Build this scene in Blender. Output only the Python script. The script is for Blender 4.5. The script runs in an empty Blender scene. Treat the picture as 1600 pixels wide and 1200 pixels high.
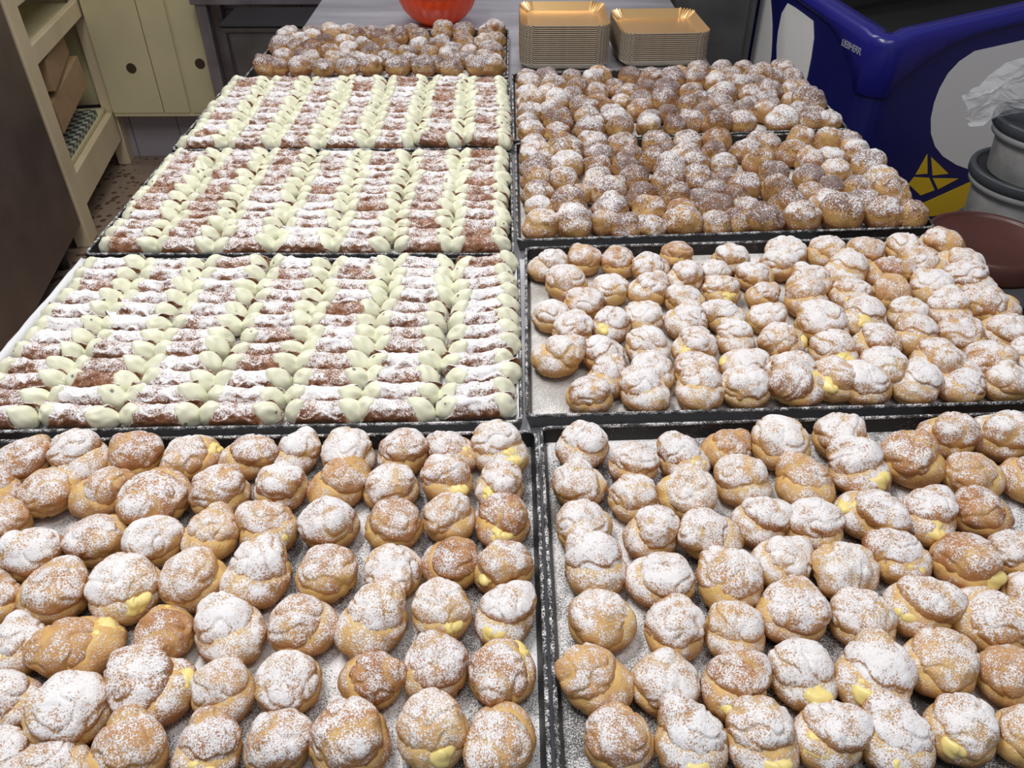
import bpy, bmesh, math, random
import numpy as np
from mathutils import Vector, Matrix, noise, Euler

# ---------------------------------------------------------------- camera, world, lights, exposure
S = bpy.context.scene
C = S.collection
cam_d = bpy.data.cameras.new('camera'); cam = bpy.data.objects.new('camera', cam_d); C.objects.link(cam)
cam.location = (0, 0, 1.45)
cam_d.sensor_width = 36.0; cam_d.lens = 36.0 * 1280 / 1600; cam_d.clip_start = 0.02
cam.rotation_euler = (math.radians(90 - 38.5505), 0, math.radians(-0.350))
S.camera = cam
S.view_settings.view_transform = 'Standard'; S.view_settings.look = 'None'
S.view_settings.exposure = 0.0; S.view_settings.gamma = 1.0; S.view_settings.use_curve_mapping = False
W = bpy.data.worlds.new('world'); S.world = W; W.use_nodes = True
W.node_tree.nodes['Background'].inputs[0].default_value = (0.80, 0.86, 1.0, 1)
W.node_tree.nodes['Background'].inputs[1].default_value = 0.31
def area(name, loc, target, sx, sy, power, col=(1, .97, .93)):
    d = bpy.data.lights.new(name, 'AREA'); d.shape = 'RECTANGLE'; d.size = sx; d.size_y = sy
    d.energy = power; d.color = col
    o = bpy.data.objects.new(name, d); C.objects.link(o); o.location = loc
    o.rotation_euler = (Vector(target) - Vector(loc)).to_track_quat('-Z', 'Y').to_euler()
    return o
area('ceiling_tube_light', (-0.55, 0.95, 2.75), (0.0, 0.85, 0.9), 1.3, 0.22, 31)
area('ceiling_tube_light', (0.35, 0.1, 2.8), (0.1, 0.8, 0.9), 1.3, 0.22, 11)
area('ceiling_tube_light', (-0.2, 3.0, 2.75), (-0.1, 1.9, 0.9), 1.3, 0.22, 15)

# ---------------------------------------------------------------- helpers
def tag(o, label=None, cat=None, group=None, kind=None):
    if label: o['label'] = label
    if cat: o['category'] = cat
    if group: o['group'] = group
    if kind: o['kind'] = kind
    return o
def empty(name, loc=(0, 0, 0), rz=0.0):
    o = bpy.data.objects.new(name, None); C.objects.link(o); o.empty_display_size = .02
    o.location = loc; o.rotation_euler = (0, 0, rz); return o
def link(name, me, mats, parent=None, loc=(0, 0, 0)):
    o = bpy.data.objects.new(name, me); C.objects.link(o); o.location = loc
    if mats is not None:
        for m in (mats if isinstance(mats, (list, tuple)) else [mats]): me.materials.append(m)
    if parent: o.parent = parent
    return o
class MB:
    def __init__(s): s.v = []; s.f = []; s.m = []; s.sm = []
    def add(s, vs, fs, mi=0, smooth=False):
        b = len(s.v); s.v += [tuple(q) for q in vs]
        for f in fs: s.f.append(tuple(b + i for i in f)); s.m.append(mi); s.sm.append(smooth)
    def box(s, lo, hi, mi=0, M=None):
        x0, y0, z0 = lo; x1, y1, z1 = hi
        vs = [(x0,y0,z0),(x1,y0,z0),(x1,y1,z0),(x0,y1,z0),(x0,y0,z1),(x1,y0,z1),(x1,y1,z1),(x0,y1,z1)]
        if M is not None: vs = [M @ Vector(q) for q in vs]
        s.add(vs, [(0,3,2,1),(4,5,6,7),(0,1,5,4),(1,2,6,5),(2,3,7,6),(3,0,4,7)], mi)
    def tube(s, pts, r, n=8, closed=False, mi=0):
        P = [Vector(p) for p in pts]; N = len(P); rings = []
        for i in range(N):
            a = P[(i - 1) % N] if (closed or i) else P[i]; b = P[(i + 1) % N] if (closed or i < N - 1) else P[i]
            t = (b - a).normalized(); u = t.cross(Vector((0, 0, 1)))
            if u.length < 1e-4: u = Vector((1, 0, 0))
            u.normalize(); w = u.cross(t)
            rings.append([P[i] + r * (math.cos(2*math.pi*k/n) * u + math.sin(2*math.pi*k/n) * w) for k in range(n)])
        vs = [q for R in rings for q in R]; fs = []
        for i in range(N if closed else N - 1):
            j = (i + 1) % N
            for k in range(n): fs.append((i*n+k, i*n+(k+1)%n, j*n+(k+1)%n, j*n+k))
        if not closed: fs += [tuple(range(n-1, -1, -1)), tuple((N-1)*n+k for k in range(n))]
        s.add(vs, fs, mi, True)
    def lathe(s, prof, n=40, c=(0, 0, 0), mi=0, rib=None, caps=True):
        vs = []; fs = []
        for (r, z) in prof:
            for k in range(n):
                a = 2*math.pi*k/n; rr = r * (1 + (rib(a, z) if rib else 0))
                vs.append((c[0] + rr*math.cos(a), c[1] + rr*math.sin(a), c[2] + z))
        for i in range(len(prof)-1):
            for k in range(n): fs.append((i*n+k, i*n+(k+1)%n, (i+1)*n+(k+1)%n, (i+1)*n+k))
        s.add(vs, fs, mi, True)
        if caps:
            if prof[0][0] > 1e-4: s.add(vs[:n], [tuple(range(n-1, -1, -1))], mi)
            if prof[-1][0] > 1e-4: s.add(vs[-n:], [tuple(range(n))], mi)
    def prism(s, poly, O, U, V, d, mi=0):   # polygon in the (U,V) plane at O, thickness d along U x V
        O, U, V = Vector(O), Vector(U), Vector(V); N = U.cross(V).normalized(); n = len(poly)
        a = [O + U*p[0] + V*p[1] for p in poly]; b = [q + N*d for q in a]
        s.add(a + b, [tuple(range(n-1, -1, -1)), tuple(range(n, 2*n))] + [(i, (i+1)%n, n+(i+1)%n, n+i) for i in range(n)], mi)
    def mesh(s, name):
        me = bpy.data.meshes.new(name); me.from_pydata(s.v, [], s.f)
        me.polygons.foreach_set('material_index', s.m); me.polygons.foreach_set('use_smooth', s.sm); me.update(); return me
    def build(s, name, mats, parent=None, loc=(0, 0, 0), bevel=0):
        o = link(name, s.mesh(name), mats, parent, loc)
        if bevel:
            b = o.modifiers.new('bevel', 'BEVEL'); b.width = bevel; b.segments = 2; b.limit_method = 'ANGLE'
        return o

# ---------------------------------------------------------------- materials
class NT:
    def __init__(s, name):
        s.m = bpy.data.materials.new(name); s.m.use_nodes = True; s.t = s.m.node_tree
        s.b = s.t.nodes['Principled BSDF']
    def n(s, typ, **kw):
        q = s.t.nodes.new(typ)
        for k, v in kw.items(): setattr(q, k, v)
        return q
    def l(s, a, b): s.t.links.new(a, b)
    def val(s, x, sock):
        if hasattr(x, 'links') or hasattr(x, 'is_linked'): s.l(x, sock)
        else: sock.default_value = x
    def math(s, op, a, b=0.0, clamp=False):
        q = s.n('ShaderNodeMath', operation=op, use_clamp=clamp); s.val(a, q.inputs[0]); s.val(b, q.inputs[1]); return q.outputs[0]
    def mix(s, f, a, b):
        q = s.n('ShaderNodeMix', data_type='RGBA'); s.val(f, q.inputs[0])
        for x, i in ((a, 6), (b, 7)):
            if isinstance(x, tuple): q.inputs[i].default_value = (*x, 1) if len(x) == 3 else x
            else: s.l(x, q.inputs[i])
        return q.outputs[2]
    def noise(s, vec, scale, detail=2.0, rough=.5, dist=0.0):
        q = s.n('ShaderNodeTexNoise'); q.inputs['Scale'].default_value = scale; q.inputs['Detail'].default_value = detail
        q.inputs['Roughness'].default_value = rough; q.inputs['Distortion'].default_value = dist
        s.l(vec, q.inputs['Vector']); return q.outputs[0]
    def step(s, x, a, b, lo=0.0, hi=1.0):
        q = s.n('ShaderNodeMapRange', clamp=True); s.l(x, q.inputs[0])
        for i, v in enumerate((a, b, lo, hi)): s.val(v, q.inputs[i+1])
        return q.outputs[0]
    def coords(s, per_object=True):
        tc = s.n('ShaderNodeTexCoord').outputs['Object']
        if not per_object: return tc
        oi = s.n('ShaderNodeObjectInfo'); r = s.math('MULTIPLY', oi.outputs['Random'], 9.0)
        q = s.n('ShaderNodeVectorMath', operation='ADD'); s.l(tc, q.inputs[0])
        cb = s.n('ShaderNodeCombineXYZ'); s.l(r, cb.inputs[0]); s.l(r, cb.inputs[1]); s.l(cb.outputs[0], q.inputs[1]); return q.outputs[0]
    def up(s):
        g = s.n('ShaderNodeNewGeometry'); x = s.n('ShaderNodeSeparateXYZ'); s.l(g.outputs['Normal'], x.inputs[0]); return x.outputs[2]
    def bump(s, h, strength, dist=.001):
        q = s.n('ShaderNodeBump'); q.inputs['Strength'].default_value = strength; q.inputs['Distance'].default_value = dist
        s.l(h, q.inputs['Height']); s.l(q.outputs[0], s.b.inputs['Normal'])
    def out(s, col=None, rough=None, metal=None):
        if col is not None:
            if isinstance(col, tuple): s.b.inputs['Base Color'].default_value = (*col, 1)
            else: s.l(col, s.b.inputs['Base Color'])
        if rough is not None: s.val(rough, s.b.inputs['Roughness'])
        if metal is not None: s.b.inputs['Metallic'].default_value = metal
        return s.m
def plain(name, col, rough=.5, metal=0.0, var=.0, scale=6.0, bump=0.0, bscale=60):
    t = NT(name); c = t.coords(False)
    if var:
        n = t.noise(c, scale, 4, .6)
        col2 = tuple(max(0, x * (1 - var)) for x in col); colx = t.mix(t.step(n, .35, .65), col2, col)
    else: colx = col
    if bump: t.bump(t.noise(c, bscale, 3), bump)
    return t.out(colx, rough, metal)

SUGAR = (0.86, 0.86, 0.88)
def choux(name, fs=760, cs=620, g=1.0):
    # object colour: R = icing sugar amount, G = cocoa amount, B = how dark it is baked
    t = NT(name); c = t.coords()
    oi = t.n('ShaderNodeObjectInfo'); sep = t.n('ShaderNodeSeparateColor'); t.l(oi.outputs['Color'], sep.inputs[0])
    sug, coc, bake = sep.outputs
    pale = t.n('ShaderNodeAttribute'); pale.attribute_name = 'pale'; pale = pale.outputs['Fac']
    up = t.up()
    n3 = t.noise(c, 45, 4, .6)
    crust = t.mix(t.step(n3, .34, .66), (0.33*g, 0.120*g, 0.035*g), (0.50*g, 0.225*g, 0.075*g))
    light = t.mix(t.step(n3, .34, .66), (0.54, 0.275, 0.092), (0.68, 0.41, 0.17))
    base = t.mix(bake, light, crust)
    base = t.mix(t.math('MULTIPLY', pale, .85), base, (0.74, 0.50, 0.17))
    patch = t.noise(c, 70, 3, .6)
    fine = t.noise(c, fs, 2, .65)
    d = t.step(up, -.25, .75)
    d = t.math('MULTIPLY', d, sug)
    d = t.math('ADD', d, t.step(patch, .3, .7, -.38, .38))
    d = t.math('SUBTRACT', d, t.math('MULTIPLY', pale, .5))
    lo = t.math('SUBTRACT', .665, t.math('MULTIPLY', d, .325))
    mask = t.math('MULTIPLY', t.math('SUBTRACT', fine, lo), 7.0, True)
    mask = t.math('MULTIPLY', mask, .93)
    col = t.mix(mask, base, SUGAR)
    cn = t.noise(c, cs, 2, .7); cp = t.noise(c, 38, 2)
    cd = t.math('ADD', t.math('MULTIPLY', t.step(up, -.2, .6), coc), t.step(cp, .3, .7, -.35, .35))
    clo = t.math('SUBTRACT', .67, t.math('MULTIPLY', cd, .27))
    cm = t.math('MULTIPLY', t.math('MULTIPLY', t.math('SUBTRACT', cn, clo), 7.0, True), t.step(coc, 0, .1, 0, .85))
    col = t.mix(cm, col, (0.12, 0.046, 0.03))
    h = t.math('ADD', t.math('MULTIPLY', mask, .35), t.math('MULTIPLY', t.noise(c, 170, 4, .75), 1.5))
    t.bump(h, .65, .0016)
    return t.out(col, .75)
M = {}
M['choux'] = choux('choux pastry dusted with icing sugar')
M['choux_cocoa'] = choux('choux pastry dusted with icing sugar and cocoa', 520, 430, .80)
def shellmat():
    t = NT('fried cannoli shell'); c = t.coords()
    oi = t.n('ShaderNodeObjectInfo'); sep = t.n('ShaderNodeSeparateColor'); t.l(oi.outputs['Color'], sep.inputs[0]); sug = sep.outputs[0]
    n = t.noise(c, 120, 4, .65)
    base = t.mix(t.step(n, .35, .68), (0.19, 0.072, 0.032), (0.42, 0.19, 0.085))
    up = t.up(); patch = t.noise(c, 60, 3, .6); fine = t.noise(c, 620, 2, .65)
    d = t.math('MULTIPLY', t.step(up, -.1, .85), sug)
    d = t.math('ADD', d, t.step(patch, .3, .7, -.36, .36))
    lo = t.math('SUBTRACT', .65, t.math('MULTIPLY', d, .36))
    mask = t.math('MULTIPLY', t.math('MULTIPLY', t.math('SUBTRACT', fine, lo), 7.0, True), .93)
    t.bump(t.math('ADD', t.math('MULTIPLY', mask, .3), n), .5, .0014)
    return t.out(t.mix(mask, base, SUGAR), .6)
M['shell'] = shellmat()
def ricottamat():
    t = NT('ricotta cream'); c = t.coords()
    v = t.n('ShaderNodeTexVoronoi'); v.inputs['Scale'].default_value = 60; t.l(c, v.inputs['Vector'])
    spot = t.step(v.outputs['Distance'], .10, .16, 1, 0)
    sel = t.n('ShaderNodeSeparateColor'); t.l(v.outputs['Color'], sel.inputs[0])
    spot = t.math('MULTIPLY', spot, t.math('GREATER_THAN', sel.outputs[0], .70))
    n = t.noise(c, 60, 2)
    col = t.mix(t.math('MULTIPLY', spot, .8), t.mix(n, (0.80, 0.81, 0.60), (0.86, 0.865, 0.69)), (0.09, 0.08, 0.08))
    t.bump(t.noise(c, 160, 2), .12)
    t.b.inputs['Subsurface Weight'].default_value = 0.0
    return t.out(col, .38)
M['ricotta'] = ricottamat()
M['custard'] = plain('pastry cream', (0.88, 0.72, 0.27), .32, 0, .12, 90, .1, 120)
def dusty(name, base, cover, spec=900, patchs=9.0, rough=.55, metal=0.0, soft=.5):
    t = NT(name); c = t.coords(False)
    p = t.noise(c, patchs, 4, .6); f = t.noise(c, spec, 2, .7)
    d = t.step(p, .30, .62, cover - soft, cover + .35)
    mask = t.math('MULTIPLY', t.math('SUBTRACT', f, t.math('SUBTRACT', .74, t.math('MULTIPLY', d, .46))), 5.5, True)
    t.bump(f, .25)
    return t.out(t.mix(mask, base, SUGAR), rough, metal)
M['pan_floor'] = dusty('sugar strewn steel sheet', (0.09, 0.086, 0.082), .70)
M['pan_paper'] = dusty('sugar strewn baking paper', (0.42, 0.40, 0.37), .58, soft=.3)
M['pan_wall'] = dusty('blackened steel pan wall', (0.012, 0.012, 0.013), -.05, spec=900, patchs=40, rough=.45, soft=.25)
M['pan_rim'] = dusty('blackened steel rim with sugar', (0.03, 0.03, 0.032), -.0+.42, spec=800, patchs=90, soft=.3)
M['paper'] = plain('white baking paper', (0.72, 0.73, 0.76), .55, 0, .08, 30, .3, 90)
def steelmat(name, col, rough, scale=(3, 3, 3), var=.3):
    t = NT(name); c = t.coords(False)
    mp = t.n('ShaderNodeMapping'); mp.inputs['Scale'].default_value = scale; t.l(c, mp.inputs[0])
    n = t.noise(mp.outputs[0], 2.2, 5, .6)
    t.b.inputs['Metallic'].default_value = .85
    c2 = tuple(x * (1 - var) for x in col)
    return t.out(t.mix(t.step(n, .35, .65), c2, col), t.step(n, .3, .7, rough, rough + .18))
M['steel'] = steelmat('brushed stainless steel', (0.60, 0.60, 0.64), .34, (1, 5, 1), .12)
M['steel_lilac'] = steelmat('stainless steel post', (0.42, 0.38, 0.42), .42)
M['steel_dark'] = steelmat('smeared dark steel door', (0.33, 0.265, 0.24), .38, (1.0, 1.0, 1.3), .4)
M['steel_grey'] = steelmat('grey steel side', (0.17, 0.165, 0.155), .45)
def creampaint():
    t = NT('chipped cream paint'); c = t.coords(False)
    n = t.noise(c, 5, 4); chip = t.step(t.noise(c, 34, 5, .75), .70, .72)
    col = t.mix(t.step(n, .3, .7), (0.66, 0.55, 0.35), (0.80, 0.68, 0.46))
    return t.out(t.mix(chip, col, (0.05, 0.035, 0.02)), .5)
M['cream_paint'] = creampaint()
M['cream_plain'] = plain('cream painted panel', (0.72, 0.66, 0.41), .5, 0, .12, 3)
M['dark'] = plain('near black', (0.012, 0.012, 0.012), .5)
M['hole'] = plain('dark hole inside', (0.06, 0.042, 0.026), .6)  # flat dark colour stands in for the shaded inside of the door holes
M['cardboard'] = plain('cardboard', (0.46, 0.30, 0.165), .8, 0, .15, 12)
M['black_plastic'] = plain('black plastic', (0.010, 0.010, 0.011), .5)
M['bin_steel'] = steelmat('bin steel', (0.25, 0.24, 0.235), .4)
M['orange'] = plain('glossy orange plastic', (0.88, 0.085, 0.02), .28)
M['blue'] = plain('deep blue freezer body', (0.008, 0.010, 0.115), .30, 0, .2, 3)
M['blue_rim'] = plain('glossy blue rim', (0.014, 0.014, 0.20), .24)
M['decal_white'] = plain('white sticker', (0.78, 0.78, 0.76), .4)
M['decal_yellow'] = plain('yellow sticker', (0.72, 0.48, 0.015), .4)
M['grey_letter'] = plain('grey lettering', (0.32, 0.34, 0.42), .5)
M['lid_grey'] = plain('dark grey plastic lid', (0.055, 0.062, 0.07), .4)
M['lid_brown'] = plain('brown plastic lid', (0.085, 0.026, 0.018), .35, 0, .2, 8)
M['tub'] = plain('milky plastic tub', (0.60, 0.60, 0.585), .35, 0, .45, 9)
M['bucket'] = plain('grey plastic bucket', (0.30, 0.31, 0.31), .4)
M['check'] = None
def goldmat():
    t = NT('gold foil card'); c = t.coords(False)
    t.bump(t.noise(c, 45, 3), .15)
    return t.out((0.78, 0.50, 0.22), .34, .8)
M['gold'] = goldmat()
M['card_edge'] = plain('grey brown card', (0.56, 0.50, 0.40), .7, 0, .2, 60)
def tilemat():
    t = NT('lilac grey wall tiles'); c = t.coords(False)
    b = t.n('ShaderNodeTexBrick'); b.offset = 0.0; b.inputs['Scale'].default_value = 1.0
    b.inputs['Brick Width'].default_value = .20; b.inputs['Row Height'].default_value = .20; b.inputs['Mortar Size'].default_value = .0025
    b.inputs['Color1'].default_value = (.42, .38, .44, 1); b.inputs['Color2'].default_value = (.40, .365, .42, 1); b.inputs['Mortar'].default_value = (.16, .13, .14, 1)
    mp = t.n('ShaderNodeMapping'); mp.inputs['Rotation'].default_value = (math.radians(90), 0, 0); t.l(c, mp.inputs[0]); t.l(mp.outputs[0], b.inputs['Vector'])
    return t.out(b.outputs[0], .35)
M['tiles'] = tilemat()
def floormat():
    t = NT('brown terrazzo floor'); c = t.coords(False)
    v = t.n('ShaderNodeTexVoronoi'); v.inputs['Scale'].default_value = 30; t.l(c, v.inputs['Vector'])
    f = t.step(v.outputs['Distance'], .28, .36)
    base = t.mix(t.noise(c, 4, 3), (0.36, 0.27, 0.20), (0.26, 0.19, 0.14))
    return t.out(t.mix(f, (0.12, 0.07, 0.05), base), .45)
M['floor'] = floormat()
def checkmat():
    t = NT('checked oilcloth'); c = t.coords(False)
    k = t.n('ShaderNodeTexChecker'); k.inputs['Scale'].default_value = 42; t.l(c, k.inputs['Vector'])
    k.inputs['Color1'].default_value = (.42, .46, .40, 1); k.inputs['Color2'].default_value = (.06, .07, .06, 1)
    return t.out(k.outputs[0], .5)
M['check'] = checkmat()
def bagmat():
    t = NT('clear crinkled plastic'); c = t.coords(False)
    t.b.inputs['Alpha'].default_value = .16
    t.bump(t.noise(c, 60, 4, .7), .9, .004)
    return t.out((0.80, 0.82, 0.84), .12)
M['bag'] = bagmat()

# ---------------------------------------------------------------- room
def slab(name, lo, hi, mat):
    m = MB(); m.box(lo, hi); return tag(m.build(name, mat), kind='structure')
slab('floor', (-2.4, -1.2, -.05), (2.6, 3.5, 0), M['floor'])
slab('wall_back', (-2.4, 3.42, 0), (2.6, 3.5, 2.9), M['tiles'])
slab('wall_left', (-2.4, -1.2, 0), (-2.3, 3.42, 2.9), M['tiles'])
slab('wall_right', (2.5, -1.2, 0), (2.6, 3.42, 2.9), M['tiles'])

# ---------------------------------------------------------------- the long work table
TT = 0.855
tb = empty('work_table', (0, 1.3, 0)); tag(tb, 'long brushed stainless steel work table carrying all the pastry trays', 'table')
m = MB(); m.box((-.525, -1.05, TT-.035), (.465, 1.55, TT)); m.build('table_top', M['steel'], tb, bevel=.004)
for sx in (-.48, .42):
    for sy in (-1.0, 1.5):
        m = MB(); m.box((sx-.02, sy-.02, 0), (sx+.02, sy+.02, TT-.035)); m.build('leg', M['steel_lilac'], tb)
m = MB(); m.box((-.50, -1.02, .20), (.44, 1.52, .23)); m.build('under_shelf', M['steel'], tb)

# ---------------------------------------------------------------- baking trays
ZR, ZF = 0.875, 0.858
QUADS = {  # front-left, front-right, back-right, back-left
 'FL': ((-.571,.250),(.0305,.258),(.0315,.644),(-.577,.632)),
 'FR': ((.0330,.262),(.680,.28),(.672,.676),(.0325,.650)),
 'MR': ((.018,.665),(.654,.688),(.643,1.066),(.024,1.035)),
 'CR1': ((.012,1.054),(.637,1.091),(.641,1.467),(.013,1.413)),
 'CR2': ((.0095,1.421),(.633,1.475),(.630,1.853),(.0095,1.793)),
 'BL': ((-.560,1.765),(.0035,1.767),(.006,2.130),(-.549,2.125)),
 'CL2': ((-.591,1.384),(.0085,1.386),(.007,1.754),(-.584,1.754)),
 'CL1': ((-.597,1.018),(.0105,1.014),(.0085,1.371),(-.589,1.374)),
 'CL0': ((-.600,.642),(.0165,.656),(.0175,1.004),(-.590,1.007)),
}
TRAY_LABEL = {
 'FL': 'black steel tray of white sugared puffs in front of the cannoli',
 'FR': 'black steel tray of white sugared puffs at the front corner, freezer side',
 'MR': 'black steel tray of white sugared puffs between cocoa tray and front puff tray',
 'CR1': 'black steel tray of cocoa dusted puffs directly behind the white sugared puffs',
 'CR2': 'black steel tray of cocoa dusted puffs just before the gold cardboard trays',
 'BL': 'black steel tray of cocoa dusted puffs under the orange bowl, behind the cannoli',
 'CL2': 'black steel tray of cannoli at the far end, touching the cocoa puff tray',
 'CL1': 'black steel tray of cannoli between the other two cannoli trays',
 'CL0': 'paper-lined steel tray of cannoli directly behind the front puff tray',
}
def inset(q, d):
    P = [Vector(p) for p in q]; c = sum(P, Vector((0, 0))) / 4; out = []
    for i in range(4):
        a, b, e = P[i-1], P[i], P[(i+1) % 4]
        u = (a-b).normalized(); w = (e-b).normalized(); out.append(b + (u + w) * d)
    return out
def make_tray(k):
    q = QUADS[k]; c = Vector((sum(p[0] for p in q)/4, sum(p[1] for p in q)/4))
    L = [Vector(p) - c for p in q]
    root = empty('baking_tray', (c.x, c.y, TT)); tag(root, TRAY_LABEL[k], 'baking tray', 'black baking trays on the work table')
    o0, o1 = inset(L, .0012), inset(L, .0055); i0, i1 = inset(L, .0032), inset(L, .008)
    m = MB(); zr = ZR - TT - .001; zf = ZF - TT
    rings = [[(p.x, p.y, z) for p in R] for R, z in ((o1, .0005), (o0, zr), (i0, zr), (i1, zf))]
    vs = [p for R in rings for p in R]
    for a in range(3):
        for i in range(4): m.add([rings[a][i], rings[a][(i+1)%4], rings[a+1][(i+1)%4], rings[a+1][i]], [(0,1,2,3)], 0)
    m.add(rings[0], [(3,2,1,0)], 0); m.add(rings[3], [(0,1,2,3)], 1)
    fl = 'pan_floor' if k in ('FL', 'FR') else 'pan_paper'
    m.build('pan', [M['pan_wall'], M[fl]], root)
    m = MB(); pts = []
    R = inset(L, .0022)
    for i in range(4):
        a, b, e = R[i-1], R[i], R[(i+1)%4]; r = .010
        p1 = b + (a-b).normalized()*r; p2 = b + (e-b).normalized()*r
        for s in range(5):
            tt = s/4; x = p1*(1-tt)**2 + b*2*tt*(1-tt) + p2*tt**2; pts.append((x.x, x.y, zr))
    m.tube(pts, .0019, 8, True); m.build('rim', M['pan_rim'], root)
    return root
for k in QUADS: make_tray(k)
# baking paper in the nearest cannoli tray, standing proud of its outer side
q = [Vector((*p, 0)) for p in QUADS['CL0']]
ps = MB(); NX, NY = 40, 26; vs = []
def q2(u, v): return (q[0]*(1-u) + q[1]*u)*(1-v) + (q[3]*(1-u) + q[2]*u)*v
prof = [(-.003, .0203), (.0, .0196), (.0085, .0190), (.0100, .0145), (.0155, .0045), (.0215, .0012), (.25, .0010), (.5, .0010), (.75, .0010), (.975, .0010), (.984, .004), (.9915, .0165)]
for j in range(NY+1):
    for u, z in prof:
        p = q2(u, .025 + .96*j/NY); w = noise.noise(Vector((j*.5, u*8, 1.3)))
        zz = z + (w*.004 if u < 0 else 0); vs.append((p.x + (w*.003 if u < .005 else 0), p.y, ZF + zz + (.0 if z > .0011 else 0)))
n = len(prof); ps.add(vs, [(j*n+i, j*n+i+1, (j+1)*n+i+1, (j+1)*n+i) for j in range(NY) for i in range(n-1)], 0, True)
o = ps.build('baking_paper', M['paper'])
sd = o.modifiers.new('t', 'SOLIDIFY'); sd.thickness = .0004
tag(o, 'white baking paper lining the cannoli tray behind the front puffs', 'baking paper')

# ---------------------------------------------------------------- pastry shapes
def ico(sub):
    bm = bmesh.new(); bmesh.ops.create_icosphere(bm, subdivisions=sub, radius=1)
    v = np.array([x.co[:] for x in bm.verts]); f = [tuple(x.index for x in t.verts) for t in bm.faces]; bm.free(); return v, f
ICO = {k: ico(k) for k in (4, 5)}
def field(P, lobes, k=.0022):
    D = []
    for (c, r, R) in lobes:
        q = (P - np.array(c)) @ np.array(R.transposed().to_3x3() if False else R)
        d = (np.linalg.norm(q / np.array(r), axis=1) - 1) * min(r); D.append(d)
    D = np.array(D); m = D.min(0)
    s = -k * np.log(np.exp(-(D - m) / k).sum(0)) + m
    if len(D) > 1:
        T = np.sort(D, 0); cl = np.clip(1 - (T[1] - T[0]) / .0028, 0, 1)
    else: cl = np.zeros(len(P))
    return s, cl
I3 = Matrix.Identity(3)
def rotm(ax, ang): return Matrix.Rotation(ang, 3, ax)
def star(lobes, origin, sub, seed, a1=.0012, a2=.0009, zmin=None, name='m', extra=None, k=.0022):
    V, F = ICO[sub]; O = np.array(origin); n = len(V)
    ts = np.linspace(.060, .001, 44); t = np.full(n, .001); done = np.zeros(n, bool)
    for a in ts:
        s, _ = field(O + V*a, lobes, k); hit = (s < 0) & ~done; t[hit] = a; done |= hit
    lo = t.copy(); hi = t + (ts[0]-ts[1])
    for _ in range(9):
        mid = (lo+hi)/2; s, _ = field(O + V*mid[:, None], lobes, k); ins = s < 0; lo = np.where(ins, mid, lo); hi = np.where(ins, hi, mid)
    P = O + V*lo[:, None]; _, cl = field(P, lobes, k)
    sv = Vector((seed*3.1, seed*1.7, seed*.9)); pale = np.zeros(n)
    for i in range(n):
        p = Vector(P[i]); nn = noise.noise(p*70 + sv); n2 = noise.noise(p*170 + sv)
        rg = 1 - abs(noise.noise(p*48 + sv*2)) * 2
        crack = max(0, rg - .80) / .20
        d = a1*nn + a2*n2*.7 - crack*.0020 - cl[i]*.0010
        P[i] += V[i]*d; pale[i] = min(1, crack*.30 + cl[i]*.55)
    if extra is not None: pale = np.clip(pale + extra(P), 0, 1)
    if zmin is not None: P[:, 2] = np.maximum(P[:, 2], zmin)
    me = bpy.data.meshes.new(name); me.from_pydata(P.tolist(), [], F)
    me.polygons.foreach_set('use_smooth', [True]*len(F))
    at = me.attributes.new('pale', 'FLOAT', 'POINT'); at.data.foreach_set('value', pale); me.update()
    return me
def puff_lobes(rnd, split):
    # crease opens towards +x
    sx = rnd.uniform(.96, 1.06)
    base = [((0, 0, .0145), (.0278*sx, .0268, .0165), I3)]
    for _ in range(rnd.choice((0, 1, 1, 2, 2))):
        a = rnd.uniform(-1.0, 1.0); base.append(((.015*math.cos(a), .015*math.sin(a), .017), (.0125, .0135, .0125), I3))
    off = rnd.uniform(.0035, .0050) * split; hz = rnd.uniform(.0215, .0250); kk = 1.03 - .07*split
    R = rotm('Y', rnd.uniform(-.30, .05)*split) @ rotm('X', rnd.uniform(-.2, .2))
    R = np.array(R)
    cap = [((-off, 0, hz), (.0250*kk*rnd.uniform(.93, 1.04), .0262*kk*rnd.uniform(.94, 1.04), .0158), R)]
    for _ in range(rnd.choice((1, 1, 2, 2, 3))):
        a = rnd.uniform(0, 6.283); d = rnd.uniform(.009, .0145)
        r = rnd.uniform(.0115, .0160)
        cap.append(((-off + d*math.cos(a), d*math.sin(a), hz + rnd.uniform(-.001, .0040)), (r, r*rnd.uniform(.9, 1.2), r*.92), np.array(I3)))
    base = [(c, r, np.array(R_)) for c, r, R_ in base]
    return base, cap, off, hz
rnd = random.Random(11)
PUFF = []
for i in range(18):
    split = (0.5, 1.2, 1.8)[i % 3]
    base, cap, off, hz = puff_lobes(rnd, split)
    def ex(P, cap=cap):
        s, _ = field(P, cap); return np.clip(1.05 - s/.0030, 0, 1)
    def ex2(P, hz=hz): return np.clip((hz - .0075 - P[:, 2]) / .004, 0, 1)
    mb = star(base, (0, 0, .015), 4, i + 1, zmin=0.0, name='puff_base', extra=ex)
    mc = star(cap, (-off, 0, hz), 5, i + 40, a1=.0024, name='puff_cap', extra=ex2)
    PUFF.append((mb, mc, off, hz))
CUST = []
for i in range(4):
    CUST.append(star([((0, 0, 0), (.012, .0085, .0052), np.array(rotm('Y', .35))), ((.003, .004, .002), (.0065, .0085, .0045), np.array(I3))], (0, 0, 0), 4, i + 90, a1=.0022, a2=.0008, name='custard'))
COCO = []
for i in range(14):
    base, cap, off, hz = puff_lobes(rnd, (0.5, 1.2)[i % 2])
    COCO.append(star(base + cap, (-off*.5, 0, .022), 4, i + 120, a1=.0026, zmin=0.0, name='puff_whole', k=.0014))
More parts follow.
